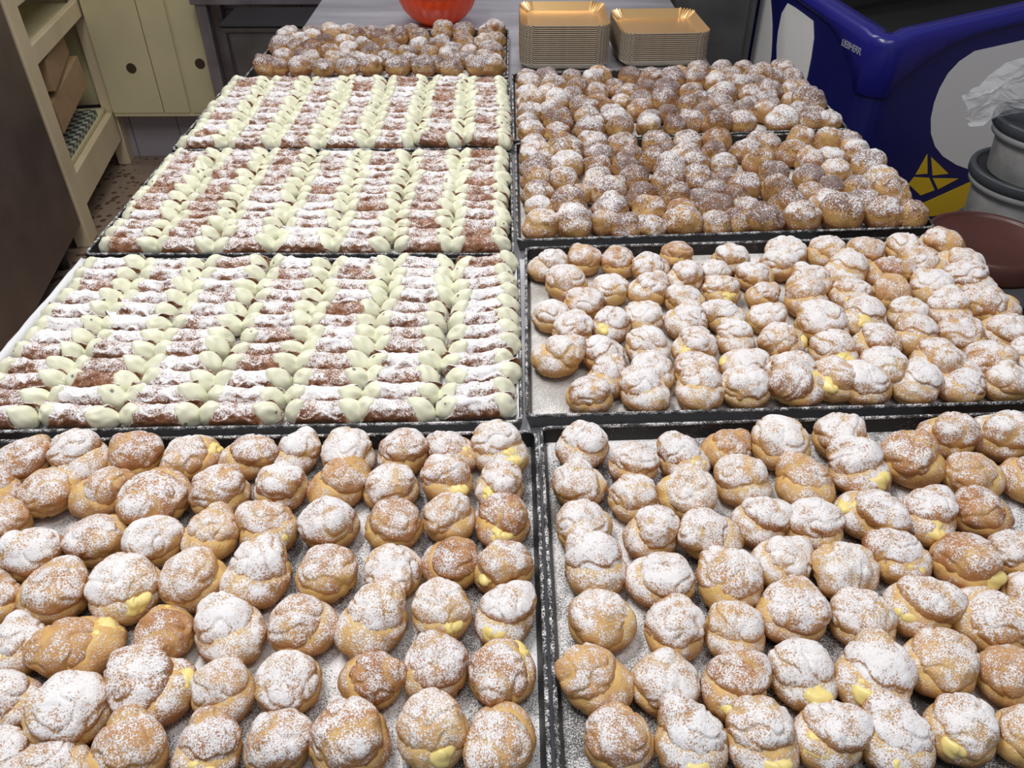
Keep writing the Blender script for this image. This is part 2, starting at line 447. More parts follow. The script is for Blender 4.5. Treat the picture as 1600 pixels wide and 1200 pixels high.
for me in [x for p in PUFF for x in p[:2]]: me.materials.append(M['choux'])
for me in COCO: me.materials.append(M['choux_cocoa'])
for me in CUST: me.materials.append(M['custard'])

ORD = ['zeroth', 'first', 'second', 'third', 'fourth', 'fifth', 'sixth', 'seventh', 'eighth', 'ninth', 'tenth', 'eleventh', 'twelfth', 'thirteenth', 'fourteenth', 'fifteenth', 'sixteenth', 'seventeenth', 'eighteenth', 'nineteenth', 'twentieth']
PUFFS = {
 'FL': [(-488,604,58), (-429,612,60), (-375,601,57), (-319,603,57,32), (-265,603,54), (-217,610,50), (-163,613,54), (-107,613,54), (-55,624,50,-23), (-4,615,60,-67), (-494,554,50), (-444,559,58), (-392,552,54), (-336,548,67), (-278,552,58), (-221,561,54), (-167,563,56), (-114,560,53), (-60,569,55,-71), (-9,561,51,-112), (-468,515,50), (-374,496,56), (-323,493,54), (-272,500,56), (-221,508,55,-66), (-165,511,54), (-106,511,55), (-55,520,52), (-1,513,55,-94), (-425,479,59), (-385,435,60), (-327,439,63,-46), (-273,448,56), (-219,452,61), (-159,456,58), (-101,459,57), (-51,467,52), (-1,461,53,-149), (-435,427,50), (-395,384,51,-102), (-343,384,61,18), (-281,398,52,121), (-227,397,59), (-169,403,57), (-113,406,60), (-56,417,55,-61), (2,411,53,-110), (-380,337,50), (-328,328,63), (-272,346,63,-8), (-219,345,50), (-170,352,54), (-107,355,50), (-57,363,53), (-2,359,55,47), (-366,292,50), (-322,276,50), (-273,289,59), (-218,298,50,-101), (-168,303,51), (-116,304,61), (-56,310,58,-68), (-3,306,56), (-475,468,51)],
 'FR': [(76,620,56), (125,592,51), (177,597,53,-56), (223,613,52), (277,615,63), (345,632,58,-34), (404,592,65), (454,628,57), (509,627,63), (69,563,54), (120,545,51), (171,547,56), (229,564,55), (288,559,59), (347,576,62,-61), (459,574,59), (512,567,56), (336,522,57,159), (389,515,58,-110), (442,522,57), (69,510,52), (130,499,51), (185,497,55), (232,514,52), (280,507,54), (347,471,56,-64), (400,461,60,-74), (450,473,50), (76,460,56), (131,448,57), (191,445,58), (240,465,55), (295,457,59), (76,406,58), (135,398,51), (184,395,52), (236,412,59), (291,404,55), (342,418,58,-157), (395,405,61,128), (443,427,50), (68,351,53), (119,350,53), (172,346,55,-121), (228,356,55,-79), (281,351,60,-130), (338,364,59), (387,354,50), (79,303,53), (132,302,55,-106), (183,296,55,-90), (232,306,52,-141), (282,297,56,-113), (331,310,53,-136), (379,306,50)],
 'MR': [(53,979,51), (105,995,53), (152,988,49), (197,974,52), (236,1010,47), (77,932,57), (133,918,52), (184,913,57), (236,945,53), (281,960,46), (310,996,53), (97,885,53), (47,860,53), (228,891,51), (280,914,53,-71), (332,952,53), (332,906,46), (79,822,55), (127,835,52,-126), (171,851,50), (221,841,54), (272,855,53), (323,851,50), (56,769,58), (112,779,51), (166,787,56), (222,787,55,-144), (275,805,49), (112,729,52,-116), (165,738,51), (217,737,54), (272,755,52,152), (90,686,51), (152,689,55), (213,685,57), (265,700,59), (393,1030,59), (374,981,56), (446,1009,57), (503,1012,56), (562,1028,60), (618,1036,59), (404,937,58,-90), (455,956,59), (510,957,59), (569,971,58), (621,982,57), (384,886,59), (446,902,58,-123), (499,905,55), (558,918,59), (614,926,62), (328,797,58,-5), (386,830,61), (441,847,60,-119), (504,855,53), (557,863,60), (620,868,65), (383,774,60,-78), (440,792,59), (493,805,57), (548,808,59), (603,813,58), (321,744,56), (368,722,57,-126), (426,738,60,-120), (495,750,62), (555,751,64), (610,761,55), (324,691,58,13), (398,675,62), (457,695,56), (508,698,54), (558,697,52)],
 'CR1': [(45,1397,52), (47,1340,58), (43,1292,53), (39,1245,53), (38,1198,51), (48,1158,44), (40,1093,55), (97,1401,52), (105,1354,58), (98,1301,58), (92,1240,53), (112,1203,44), (95,1161,54), (98,1084,57), (151,1405,52), (159,1347,53), (152,1303,49), (146,1251,50), (158,1200,57), (158,1152,53), (145,1110,46), (175,1083,45), (203,1393,52), (210,1348,46), (202,1296,51), (206,1251,51), (209,1187,50), (217,1143,51), (214,1088,45), (266,1390,56), (251,1334,50), (273,1293,56), (259,1245,52), (262,1192,50), (265,1137,49), (260,1083,58), (321,1413,53), (307,1362,49), (319,1313,50), (310,1255,52), (303,1187,44), (321,1147,55), (311,1087,49), (373,1418,55), (356,1354,46), (365,1312,50), (358,1259,46), (332,1213,44), (361,1187,44), (454,1430,48), (416,1366,49), (462,1386,44), (426,1318,52), (440,1271,51), (381,1224,51), (428,1216,51), (370,1149,45), (345,1111,44), (385,1093,57), (527,1417,48), (493,1355,55), (515,1314,50), (494,1259,52), (484,1204,44), (428,1155,53), (440,1104,57), (571,1405,55), (561,1341,48), (548,1281,51), (518,1222,44), (494,1161,56), (502,1108,64), (627,1402,50), (617,1357,53), (607,1293,56), (559,1215,49), (611,1238,58), (548,1162,51), (568,1119,58), (619,1187,60), (619,1120,54)],
 'CR2': [(32,1757,49), (32,1709,53), (31,1655,49), (35,1604,57), (29,1553,52), (25,1507,44), (44,1459,51), (82,1756,51), (96,1704,53), (87,1651,52), (94,1604,55), (82,1548,49), (97,1504,55), (91,1456,47), (137,1760,44), (145,1696,47), (130,1647,46), (142,1604,48), (147,1555,52), (155,1509,53), (151,1459,54), (200,1772,49), (178,1732,48), (183,1666,47), (185,1614,46), (198,1562,44), (208,1518,56), (206,1458,54), (261,1772,49), (221,1696,45), (244,1661,47), (224,1607,44), (254,1565,49), (262,1480,50), (304,1756,51), (283,1688,50), (267,1624,48), (271,1524,44), (373,1792,44), (348,1742,54), (327,1680,52), (314,1611,53), (310,1547,47), (312,1487,44), (415,1805,50), (401,1742,54), (375,1668,49), (354,1596,44), (380,1554,44), (348,1509,50), (387,1483,55), (387,1616,44), (462,1800,47), (476,1762,46), (438,1714,53), (432,1653,57), (422,1597,45), (424,1552,44), (459,1569,44), (436,1494,55), (513,1813,44), (523,1770,44), (486,1701,48), (490,1652,49), (478,1603,44), (498,1553,52), (552,1800,44), (525,1715,45), (560,1754,44), (536,1674,50), (518,1619,46), (514,1504,62), (596,1843,44), (614,1808,44), (601,1749,49), (577,1678,44), (569,1626,46), (616,1678,44), (616,1590,64), (570,1563,44), (567,1506,55), (601,1475,50)],
 'BL': [(-525,2122,44), (-530,2057,52), (-536,1971,59), (-539,1832,53), (-485,1970,50), (-467,2068,44), (-473,2127,44), (-486,2035,44), (-503,1891,46), (-497,1832,44), (-452,1832,50), (-467,1908,44), (-444,1951,50), (-436,1884,44), (-399,1831,50), (-424,2099,50), (-427,2020,44), (-404,1940,44), (-383,1885,46), (-349,1831,53), (-383,2138,44), (-361,2072,46), (-384,2015,48), (-364,1945,47), (-336,2004,44), (-310,1940,47), (-334,1884,46), (-296,1831,50), (-331,2126,44), (-305,2061,44), (-271,1879,44), (-276,2120,44), (-262,2055,49), (-281,2004,44), (-264,1945,44), (-225,1925,49), (-237,1826,53), (-213,1870,44), (-231,2137,44), (-211,2066,52), (-204,1984,48), (-181,1823,50), (-173,1911,49), (-157,1856,44), (-158,2103,53), (-157,2013,48), (-128,1954,44), (-126,1885,51), (-120,1821,50), (-106,2103,50), (-100,2023,48), (-86,1949,44), (-62,1833,53), (-50,1902,46), (-47,2136,44), (-49,2075,46), (-53,2013,48), (-40,1953,47), (5,2102,53), (5,2023,51), (2,1924,52), (-3,1829,56), (-85,1882,44)],
}

TNAME = {'FL': 'front tray by cannoli', 'FR': 'front tray by seam', 'MR': 'tray behind it', 'CR1': 'nearer cocoa tray', 'CR2': 'gold-tray side cocoa tray', 'BL': 'tray under bowl'}
TNAME = {'FL': 'tray before the cannoli', 'FR': 'front corner tray', 'MR': 'middle white-puff tray', 'CR1': 'cocoa tray behind white puffs', 'CR2': 'cocoa tray before gold trays', 'BL': 'cocoa tray below orange bowl'}
ROWS = {'FL': 7, 'FR': 7, 'MR': 9, 'CR1': 9, 'CR2': 9, 'BL': 6}
GROUP = {'FL': 'sugared cream puffs in front of the cannoli', 'FR': 'sugared cream puffs in the front corner tray', 'MR': 'sugared cream puffs in the middle tray',
         'CR1': 'cocoa puffs behind the white puffs', 'CR2': 'cocoa puffs before the gold trays', 'BL': 'cocoa puffs below the orange bowl'}
rnd = random.Random(5)
def place_puffs(k):
    L = PUFFS[k]; q = [Vector(p) for p in QUADS[k]]
    ax = (q[1]-q[0]).normalized(); ay = Vector((-ax.y, ax.x))
    items = []
    for t in L:
        p = Vector((t[0]/1000, t[1]/1000)); items.append(((p-q[0]).dot(ay), (p-q[0]).dot(ax), t))
    items.sort(key=lambda e: -e[0]); nr = ROWS[k]; n = len(items); rows = [items[round(i*n/nr):round((i+1)*n/nr)] for i in range(nr)]
    seam_left = k in ('FR', 'MR', 'CR1', 'CR2')
    for ri, row in enumerate(rows):
        row = sorted(row, key=lambda e: e[1] if seam_left else -e[1])
        for ci, (_, _, t) in enumerate(row):
            place_one(k, t, f'{ORD[ri+1]} row from back, {ORD[ci+1]} from centre seam, {TNAME[k]}')
def place_one(k, t, where):
    x, y, w = t[0]/1000, t[1]/1000, t[2]/1000; s = w / .0555
    q = QUADS[k]; m_ = .0095 + w*.5
    x = min(max(x, min(q[0][0], q[3][0]) + m_), max(q[1][0], q[2][0]) - m_)
    fy = q[0][1] + (q[1][1]-q[0][1])*(x-q[0][0])/(q[1][0]-q[0][0]); by = q[3][1] + (q[2][1]-q[3][1])*(x-q[3][0])/(q[2][0]-q[3][0])
    y = min(max(y, fy + m_ - .003), by - m_ + .003)
    if k in ('FL', 'FR', 'MR'):
        ooze = len(t) > 3
        rz = math.radians(t[3]) if ooze else math.radians(-90 + rnd.gauss(0, 75))
        i = rnd.randrange(len(PUFF)) if not ooze else rnd.choice([j for j in range(len(PUFF)) if j % 3])
        mb, mc, off, hz = PUFF[i]
        e = empty('cream_puff', (x, y, ZF + .0006), rz); e.scale = (s*rnd.uniform(.97, 1.05), s*rnd.uniform(.95, 1.03), s*rnd.uniform(.94, 1.08))
        sug = min(1.15, max(.55, rnd.gauss(1.0 if k != 'MR' else 1.05, .17))); bake = min(1, max(0, rnd.gauss(.62 if k == 'FL' else .55, .28)))
        tilt = Euler((rnd.gauss(0, .10), rnd.gauss(0, .10), 0))
        b = link('bun_base', mb, None, e); b.color = (sug, 0, bake, 1)
        c = link('bun_cap', mc, None, e); c.color = (sug, 0, bake, 1)
        c.matrix_parent_inverse = Matrix.Identity(4)
        if ooze:
            u = link('pastry_cream', rnd.choice(CUST), None, e, (.0195 - off*.3, rnd.uniform(-.004, .004), hz - .0015)); u.scale = (.95, 1.05, 1.0); u.rotation_euler = (0, rnd.uniform(-.1, .5), rnd.uniform(-.5, .5))
        tag(e, ('puff oozing yellow cream, ' if ooze else 'sugared cream puff, ') + where, 'cream puff', GROUP[k])
    else:
        s *= 1.06
        e = link('cocoa_cream_puff', rnd.choice(COCO), None, None, (x, y, ZF + .0006))
        e.rotation_euler = (0, 0, rnd.uniform(0, 6.28)); e.scale = (s, s*rnd.uniform(.94, 1.04), s*rnd.uniform(.98, 1.18))
        mid = 1 - min(1, abs(x - (.33 if x > 0 else -.27)) / .33)
        co = rnd.gauss(.62 + .42*mid, .22)
        e.color = (min(1.2, max(.6, rnd.gauss(1.0, .16))), max(.2, min(1.3, co)), min(1, max(0, rnd.gauss(.9, .2))), 1)
        tag(e, 'cocoa puff, ' + where, 'cream puff', GROUP[k])
for k in PUFFS: place_puffs(k)

# ---------------------------------------------------------------- cannoli
def shell_mesh(seed):
    r_ = random.Random(seed); NU, NV = 72, 44; vs = []; fs = []
    u0 = r_.uniform(1.1, 2.6); ph = r_.uniform(0, 6); amp = r_.uniform(.15, .45); sv = Vector((seed*2.3, seed, 4.1)); bend = r_.uniform(-.10, .10)
    def halfL(u, side):
        c = math.sin(u - .25*side*0)          # +1 at the top
        return .0338 - .0100*c + .0035*math.cos(u) + .0012*math.sin(3*u + seed*side)
    def R(u, v, x):
        w = u0 + amp*math.sin(v*5 + ph)
        du = (u - w) % (2*math.pi)
        r = .0121 + .0024*(abs(x)/.034)**2 + .0022*math.exp(-du*1.3) - .0010*math.exp(-(2*math.pi-du)*3)
        p = Vector((x*1.0, math.cos(u)*.014, math.sin(u)*.014))
        nn = noise.noise(p*150 + sv); r += .0012*nn + .0019*max(0, noise.noise(p*85 + sv*2) - .12)*2.2
        return r
    for j in range(NV+1):
        v = -1 + 2*j/NV
        for i in range(NU):
            u = 2*math.pi*i/NU; x = v*halfL(u, 1 if v > 0 else -1)
            r = R(u, v, x); vs.append((x, math.cos(u)*r + bend*x*x*20, math.sin(u)*r + .0030*(x/.034)**2))
    for j in range(NV):
        for i in range(NU): fs.append((j*NU+i, (j+1)*NU+i, (j+1)*NU+(i+1)%NU, j*NU+(i+1)%NU))
    # inner wall close to each mouth
    for side in (1, -1):
        rim = (NV if side > 0 else 0)*NU; prev = [rim+i for i in range(NU)]
        for a, th in ((0.0, .0013), (.35, .0016)):
            b = len(vs)
            for i in range(NU):
                x, y, z = vs[rim+i]; z -= .003; rr = math.hypot(y, z); k = (rr-th)/rr; vs.append((x*(1-a), y*k, z*k + .003*(1-a)))
            cur = [b+i for i in range(NU)]
            for i in range(NU):
                f = (prev[i], cur[i], cur[(i+1)%NU], prev[(i+1)%NU]); fs.append(f if side > 0 else f[::-1])
            prev = cur
    me = bpy.data.meshes.new('shell'); me.from_pydata(vs, [], fs); me.polygons.foreach_set('use_smooth', [True]*len(fs)); me.update(); me.materials.append(M['shell']); return me
def cream_mesh(seed):
    r_ = random.Random(seed); V, F = ICO[4]; P = []
    Rm = rotm('Y', -.62)                       # mouth looks out (+x) and up
    pk = r_.uniform(0, 6.28)
    for v in V:
        p = Vector(v); ridge = .05*math.sin(math.atan2(p.y, p.z)*3 + pk)*(1-p.x*p.x)
        n = noise.noise(Vector(v)*1.6 + Vector((seed, 0, 0)))
        l = Vector((p.x*(.0098 if p.x > 0 else .012)*(1+.25*n), p.y*.0134*(1+ridge)*(1-.30*p.z*p.z), p.z*.0186*(1+ridge*.6+.08*n)))
        if p.x > .5: l.x += .0016*max(0, math.cos(math.atan2(p.y, p.z) - pk))*(p.x-.5)
        P.append(Rm @ l)
    me = bpy.data.meshes.new('cream'); me.from_pydata([tuple(p) for p in P], [], F); me.polygons.foreach_set('use_smooth', [True]*len(F)); me.update(); me.materials.append(M['ricotta']); return me
SH = [shell_mesh(i + 1) for i in range(9)]; CR = [cream_mesh(i + 1) for i in range(7)]
CN = {'CL0': 'paper-lined cannoli tray', 'CL1': 'middle cannoli tray', 'CL2': 'furthermost cannoli tray'}
CN['CL2'] = 'cannoli tray touching cocoa puffs'; CN['CL1'] = 'middle cannoli tray'
rnd = random.Random(21)
for k in ('CL0', 'CL1', 'CL2'):
    q = [Vector(p) for p in QUADS[k]]
    for j in range(7):
        shift = rnd.uniform(-.004, .004)
        for i in range(12):
            u = .019 + (j + .5)/7*.970; v = .024 + (i + .5)/12*.945
            p = (q[0]*(1-u)+q[1]*u)*(1-v) + (q[3]*(1-u)+q[2]*u)*v
            rz = rnd.gauss(0, .06); x = p.x + shift*.5 + rnd.gauss(0, .0024); y = p.y + rnd.gauss(0, .0012); z = ZF + .0168 + rnd.uniform(-.0008, .0016)
            ry = 0.0; 
            if k == 'CL0' and j == 6: rz += .17 - .012*abs(i-9); ry = -.05; x += .001; z += .002
            if k == 'CL0' and j == 0: x += .002
            if k == 'CL2' and i == 0 and j >= 5: rz -= .22; y -= .006; z += .009
            rx = rnd.gauss(.34, .20)
            e = empty('cannolo', (x, y, z), 0); e.rotation_euler = (0, ry, rz)
            sh = link('shell', SH[rnd.randrange(9)], None, e); sh.rotation_euler = (rx, 0, 0)
            sh.color = (min(1.2, max(.4, rnd.gauss(.90 if k == 'CL0' else .76, .2))), 0, 0, 1)
            for side in (1, -1):
                a = rx + rnd.gauss(.03, .07)
                c = link('ricotta_cream', CR[rnd.randrange(7)], None, e)
                mm = Matrix.Rotation(a, 4, 'X') @ Matrix.Translation((side*.0312, 0, .0028)) @ Matrix.Rotation(-side*.22, 4, 'Z')
                if side < 0: mm = mm @ Matrix.Rotation(math.pi, 4, 'Z')
                kz = 1.0 if side > 0 else .95; mm = mm @ Matrix.Diagonal((rnd.uniform(.9, 1.15)*kz, kz, rnd.uniform(.95, 1.04)*kz, 1))
                c.matrix_local = mm
            tag(e, f'cannolo in {ORD[7-j]} column from centre seam, {ORD[12-i]} row from back, {CN[k]}', 'cannolo', 'cannoli in the ' + CN[k])

# ---------------------------------------------------------------- gold cardboard tray stacks
def card_tray(w, d, h=.017):
    m = MB(); ring = []
    def outline(w, d, r, n=7):
        pts = []
        for (cx, cy, a0) in ((w/2-r, -d/2+r, -90), (w/2-r, d/2-r, 0), (-w/2+r, d/2-r, 90), (-w/2+r, -d/2+r, 180)):
            for s in range(n):
                a = math.radians(a0 + 90*s/(n-1)); pts.append((cx + r*math.cos(a), cy + r*math.sin(a), s))
        return pts
    A = outline(w, d, .030, 13); B = outline(w-.036, d-.036, .018, 13); n = len(A); vs = []
    for (x, y, s) in B: vs.append((x, y, .0006))
    for (x, y, s) in A:
        pl = .0022*(1 if s % 2 else -1) if 0 < s < 12 else 0; vs.append((x, y, h + pl))
    low = [(x, y, z-(.0006 if q < n else .0014)) for q, (x, y, z) in enumerate(vs)]
    m.add(vs, [tuple(range(n))] + [(i, n+i, n+(i+1)%n, (i+1)%n) for i in range(n)], 0)
    m.add(low, [tuple(range(n-1, -1, -1))] + [(i, (i+1)%n, n+(i+1)%n, n+i) for i in range(n)], 1)
    m.add(vs[n:] + low[n:], [(i, n+i, n+(i+1)%n, (i+1)%n) for i in range(n)], 1)
    return m
TW = ['twenty-first', 'twenty-second', 'twenty-third', 'twenty-fourth', 'twenty-fifth']
def card_stack(cx, cy, w, d, count, rz, pitch, where, group):
    me = card_tray(w, d).mesh('card_tray'); me.materials.append(M['gold']); me.materials.append(M['card_edge'])
    for i in range(count):
        o = link('cardboard_tray', me, None, None, (cx + rnd.gauss(0, .0003), cy + rnd.gauss(0, .0003), TT + .0012 + i*pitch)); o.rotation_euler = (0, 0, rz + rnd.gauss(0, .001))
        if i == count-1: lab = 'gold foil cardboard tray, topmost of the stack ' + where
        elif i == 0: lab = 'gold cardboard tray, undermost of the stack ' + where
        else: lab = f'gold cardboard tray, {(ORD + TW)[count-i]} from the top of the stack ' + where
        tag(o, lab, 'cardboard tray', group)
card_stack(.128, 1.965, .198, .205, 20, 0.0, .0042, 'beside the orange bowl', 'gold cardboard trays in the taller stack')
card_stack(.348, 1.985, .200, .205, 15, .05, .0042, 'beside the grey cabinet', 'gold cardboard trays in the lower stack')

# ---------------------------------------------------------------- orange bowl
m = MB()
rib = lambda a, z: (.012*math.cos(a*26) if .008 < z < .075 else 0)
m.lathe([(.045, 0), (.047, .004), (.056, .007), (.072, .018), (.088, .036), (.098, .058), (.102, .074), (.103, .078), (.106, .080), (.110, .108), (.111, .112), (.108, .112), (.099, .078), (.085, .038), (.060, .012), (.0, .009)], 130, rib=rib)
o = m.build('mixing_bowl', M['orange'], None, (-.178, 2.265, TT)); tag(o, 'ribbed glossy orange plastic bowl on the steel table behind the puffs', 'bowl')

# ---------------------------------------------------------------- steel fridge and shelf cabinet on the far side
P0 = Vector((-1.5, 2.65, 0)); an = math.radians(99.06); D = Vector((math.cos(an), math.sin(an), 0)); U = Vector((0, 0, 1)); NN = Vector((D.y, -D.x, 0))  # NN faces the room
MAT = Matrix(((D.x, -NN.x, 0, P0.x), (D.y, -NN.y, 0, P0.y), (0, 0, 1, 0), (0, 0, 0, 1)))   # local x along front, y into the cabinet
e = empty('steel_fridge'); e.matrix_world = MAT; tag(e, 'tall dark smeared steel fridge next to the cream cabinet', 'fridge')
m = MB(); m.box((-1.30, .03, .08), (-.04, .70, 1.95)); m.build('body', M['steel_dark'], e)
m = MB(); m.box((-1.29, .0, .10), (-.05, .028, 1.94)); m.build('door', M['steel_dark'], e, bevel=.006)
m = MB(); m.tube([(-1.2, -.005, 1.0), (-1.2, -.05, 1.02), (-1.2, -.05, 1.48), (-1.2, -.005, 1.5)], .012); m.build('handle', M['steel'], e)
for sx in (-1.25, -.17):
    for sy in (.06, .66):
        m = MB(); m.lathe([(.02, 0), (.02, .08)], 12, (sx, sy, 0)); m.build('foot', M['dark'], e)
e = empty('shelf_cabinet'); e.matrix_world = MAT; tag(e, 'open cream painted wooden cabinet with chipped posts holding cardboard boxes', 'cabinet')
for (a, b) in ((-.030, .068), (.70, .78)):
    for y0 in (0, .36):
        m = MB(); m.box((a, y0, 0), (b, y0+.05, 1.9)); m.build('post', M['cream_paint'], e, bevel=.003)
m = MB(); m.box((.069, .004, .115), (.699, .030, .235)); m.build('bottom_rail', M['cream_paint'], e, bevel=.003)
for z in (.225, .625, .80, 1.20, 1.60):
    m = MB(); m.box((.069, .034, z), (.699, .355, z+.022)); m.build('shelf', M['cream_plain'], e)
    if z > .5:
        m = MB(); m.box((.069, .004, z-.02), (.699, .030, z+.04)); m.build('shelf_rail', M['cream_paint'], e, bevel=.003)
m = MB(); m.box((.069, .362, .24), (.699, .372, 1.9)); m.build('back_panel', M['cream_plain'], e)
m = MB(); m.box((-.025, .055, .24), (-.01, .355, 1.9)); m.build('side_panel', M['cream_plain'], e)
m = MB(); m.box((.76, .055, .24), (.775, .355, 1.9)); m.build('side_panel', M['cream_plain'], e)
def world_box(name, lo, hi, mat, label, cat, rot=(0, 0, 0), bevel=0):
    c = Vector([(a+b)/2 for a, b in zip(lo, hi)]); h = Vector([(b-a)/2 for a, b in zip(lo, hi)])
    m = MB(); m.box(tuple(-h), tuple(h)); o = m.build(name, mat, None, bevel=bevel); o.matrix_world = MAT @ Matrix.Translation(c) @ Euler(rot).to_matrix().to_4x4()
    return tag(o, label, cat)
world_box('checked_cloth_roll', (.10, .04, .249), (.60, .17, .275), M['check'], 'folded green and white checked cloth on the bottom cabinet shelf', 'cloth')
o = world_box('storage_box', (.12, .185, .249), (.60, .34, .345), M['steel_grey'], 'dark grey box on the bottom cabinet shelf behind the checked cloth', 'box')
world_box('cardboard_box', (.16, .03, .365), (.56, .24, .475), M['cardboard'], 'lower tilted brown cardboard box with black print in the cream cabinet', 'box', (0, -.10, 0))
world_box('cardboard_box', (.16, .03, .50), (.52, .26, .60), M['cardboard'], 'upper plain brown cardboard box wedged in the cream cabinet', 'box', (0, -.06, .1))
# open cabinet door against the wall
e = empty('cabinet_door', (-1.60, 3.30, 0)); tag(e, 'cream painted panel door with two round dark holes standing open by wall', 'door')
m = MB()
m.box((.0, 0, .235), (.205, .03, 1.9)); m.box((.209, 0, .235), (.312, .03, 1.9)); m.box((.322, 0, .235), (.435, .03, 1.9)); m.box((.0, .004, .22), (.435, .035, .234)); m.box((.2, .012, .235), (.33, .028, 1.9))
m.build('door_panel', M['cream_plain'], e, bevel=.002)
for hx, hz_ in ((.125, .415), (.398, .432)):
    for dz in (0, .55):
        m = MB(); m.lathe([(.019, 0), (.019, .003)], 28); o = m.build('round_hole', M['hole'], e, (hx, -.0005, hz_+dz)); o.rotation_euler = (math.radians(90), 0, 0)
# steel frame table by the back wall
e = empty('steel_stand', (-1.2, 3.2, 0)); tag(e, 'lilac grey steel stand with square legs over the black-lidded bin', 'stand')
for lx, ly in ((.062, 0), (.062, .16), (.72, .16), (.72, -.0)):
    m = MB(); m.box((lx, ly, 0), (lx+.042, ly+.042, .672)); m.build('leg', M['steel_lilac'], e, bevel=.003)
m = MB(); m.box((.05, -.01, .672), (.78, .21, .72)); m.build('top_rail', M['steel_lilac'], e, bevel=.003)
# bin
e = empty('waste_bin', (-.79, 2.98, 0)); tag(e, 'square grey steel bin with black lid under the steel stand', 'bin')
m = MB(); a, b = .15, .17
m.add([(-a,-.0,0),(a,-.0,0),(a,.18,0),(-a,.18,0),(-b,-.02,.64),(b,-.02,.64),(b,.19,.64),(-b,.19,.64)], [(3,2,1,0),(4,5,6,7),(0,1,5,4),(1,2,6,5),(2,3,7,6),(3,0,4,7)]); m.build('bin_body', M['bin_steel'], e, bevel=.006)
m = MB(); m.box((-b-.012, -.03, .641), (b+.012, .195, .657)); m.build('bin_collar', M['steel_grey'], e, bevel=.003)
m = MB(); m.box((-b-.022, -.035, .658), (b+.018, .197, .669)); m.build('bin_lid', M['black_plastic'], e, bevel=.004)

# ---------------------------------------------------------------- grey cabinet and blue freezer
e = empty('grey_cabinet', (.6, 2.7, 0)); tag(e, 'plain dark grey steel cabinet between the table and the blue freezer', 'cabinet')
m = MB(); m.box((-.125, -.22, .05), (.11, .60, 1.05)); m.build('body', M['steel_grey'], e, bevel=.004)
m = MB(); m.box((-.123, -.236, .07), (.085, -.221, 1.04)); m.build('door', M['steel_grey'], e, bevel=.003)
m = MB(); m.box((-.11, -.2, 0), (.10, .58, .049)); m.build('plinth', M['dark'], e)

FA = math.radians(13); FD = Vector((math.cos(FA), math.sin(FA), 0)); FB = Vector((-FD.y, FD.x, 0)); FP = Vector((.87, 1.97, 0))
fr = empty('ice_cream_freezer', FP); tag(fr, 'deep blue chest freezer with white and yellow ice cream stickers', 'freezer')
LL, LR = .61, 1.12
def fpath(d, r=.05, n=6):       # footprint outline pushed out by d; starts at far end of the table side
    c = FD*r + FB*r; pts = []
    pts += [(FB*LL*(1-i/14) + FB*(r+.02)*(i/14) - FD*d, LL*(1-i/14) + (r+.02)*(i/14), 0) for i in range(15)]
    for i in range(n+1):
        a = math.pi/2*i/n; pts.append((c - FD*(r+d)*math.cos(a) - FB*(r+d)*math.sin(a), 0, 0))
    pts += [(FD*((r+.02)*(1-i/20) + LR*(i/20)) - FB*d, 0, (r+.02)*(1-i/20) + LR*(i/20)) for i in range(21)]
    pts += [(FD*(LR+d) + FB*LL*.5, LL*.5, LR), (FD*(LR+d) + FB*(LL+d), LL, LR), (FD*LR*.5 + FB*(LL+d), LL, LR*.5), (FB*(LL+d) - FD*d, LL, 0)]
    return pts
def ztop(sl, sr): return .895 + .07*sl + .13*min(sr, .75)
def loft(rings, m, mi=0, smooth=True):
    n = len(rings[0]); b = [p for R in rings for p in R]
    m.add(b, [(a*n+i, a*n+(i+1)%n, (a+1)*n+(i+1)%n, (a+1)*n+i) for a in range(len(rings)-1) for i in range(n)], mi, smooth)
m = MB(); A = fpath(0)
loft([[p + U*.04 for p, _, _ in A], [p + U*(ztop(a, b)-.03) for p, a, b in A]], m); m.add([p + U*.04 for p, _, _ in A], [tuple(range(len(A)))[::-1]])
m.build('freezer_body', M['blue'], fr)
m = MB()
def guard(a, b): s = a + b; return .030 + .105*math.exp(-(s/.13)**2)
B = fpath(.010); Cc = fpath(.002); Dd = fpath(-.045); Ee = fpath(-.060)
loft([[p + U*(ztop(a,b)-guard(a,b)-.008) for p,a,b in fpath(.001)], [p + U*(ztop(a,b)-guard(a,b)) for p,a,b in B], [p + U*(ztop(a,b)-.022) for p,a,b in B],
      [p + U*(ztop(a,b)-.006) for p,a,b in fpath(.006)], [p + U*ztop(a,b) for p,a,b in fpath(-.004)], [p + U*ztop(a,b) for p,a,b in fpath(-.040)], [p + U*(ztop(a,b)-.008) for p,a,b in Dd], [p + U*(ztop(a,b)-.05) for p,a,b in fpath(-.048)]], m)
m.build('rim_guard', M['blue_rim'], fr)
m = MB(); E_ = fpath(-.0485); loft([[p + U*(ztop(a,b)-.03) for p,a,b in E_], [p + U*(ztop(a,b)-.16) for p,a,b in E_]], m); m.add([p + U*(ztop(a,b)-.16) for p,a,b in E_], [tuple(range(len(E_)))])
m.build('inner_tank', M['dark'], fr)
for px, py in ((.08, .08), (1.0, .08), (1.0, .52), (.08, .52)):
    m = MB(); p = FD*px + FB*py; m.lathe([(.025, 0), (.025, .04)], 14, (p.x, p.y, 0)); m.build('foot', M['dark'], fr)
def sticker(name, poly, mat, left, off=.0012, parent=fr):
    m = MB()
    if left: m.prism([(-s, z) for s, z in poly], -FD*.0002, -FB, U, off)
    else: m.prism(poly, -FB*.0002, FD, U, off)
    if left: pass
    return m.build(name, mat, parent)
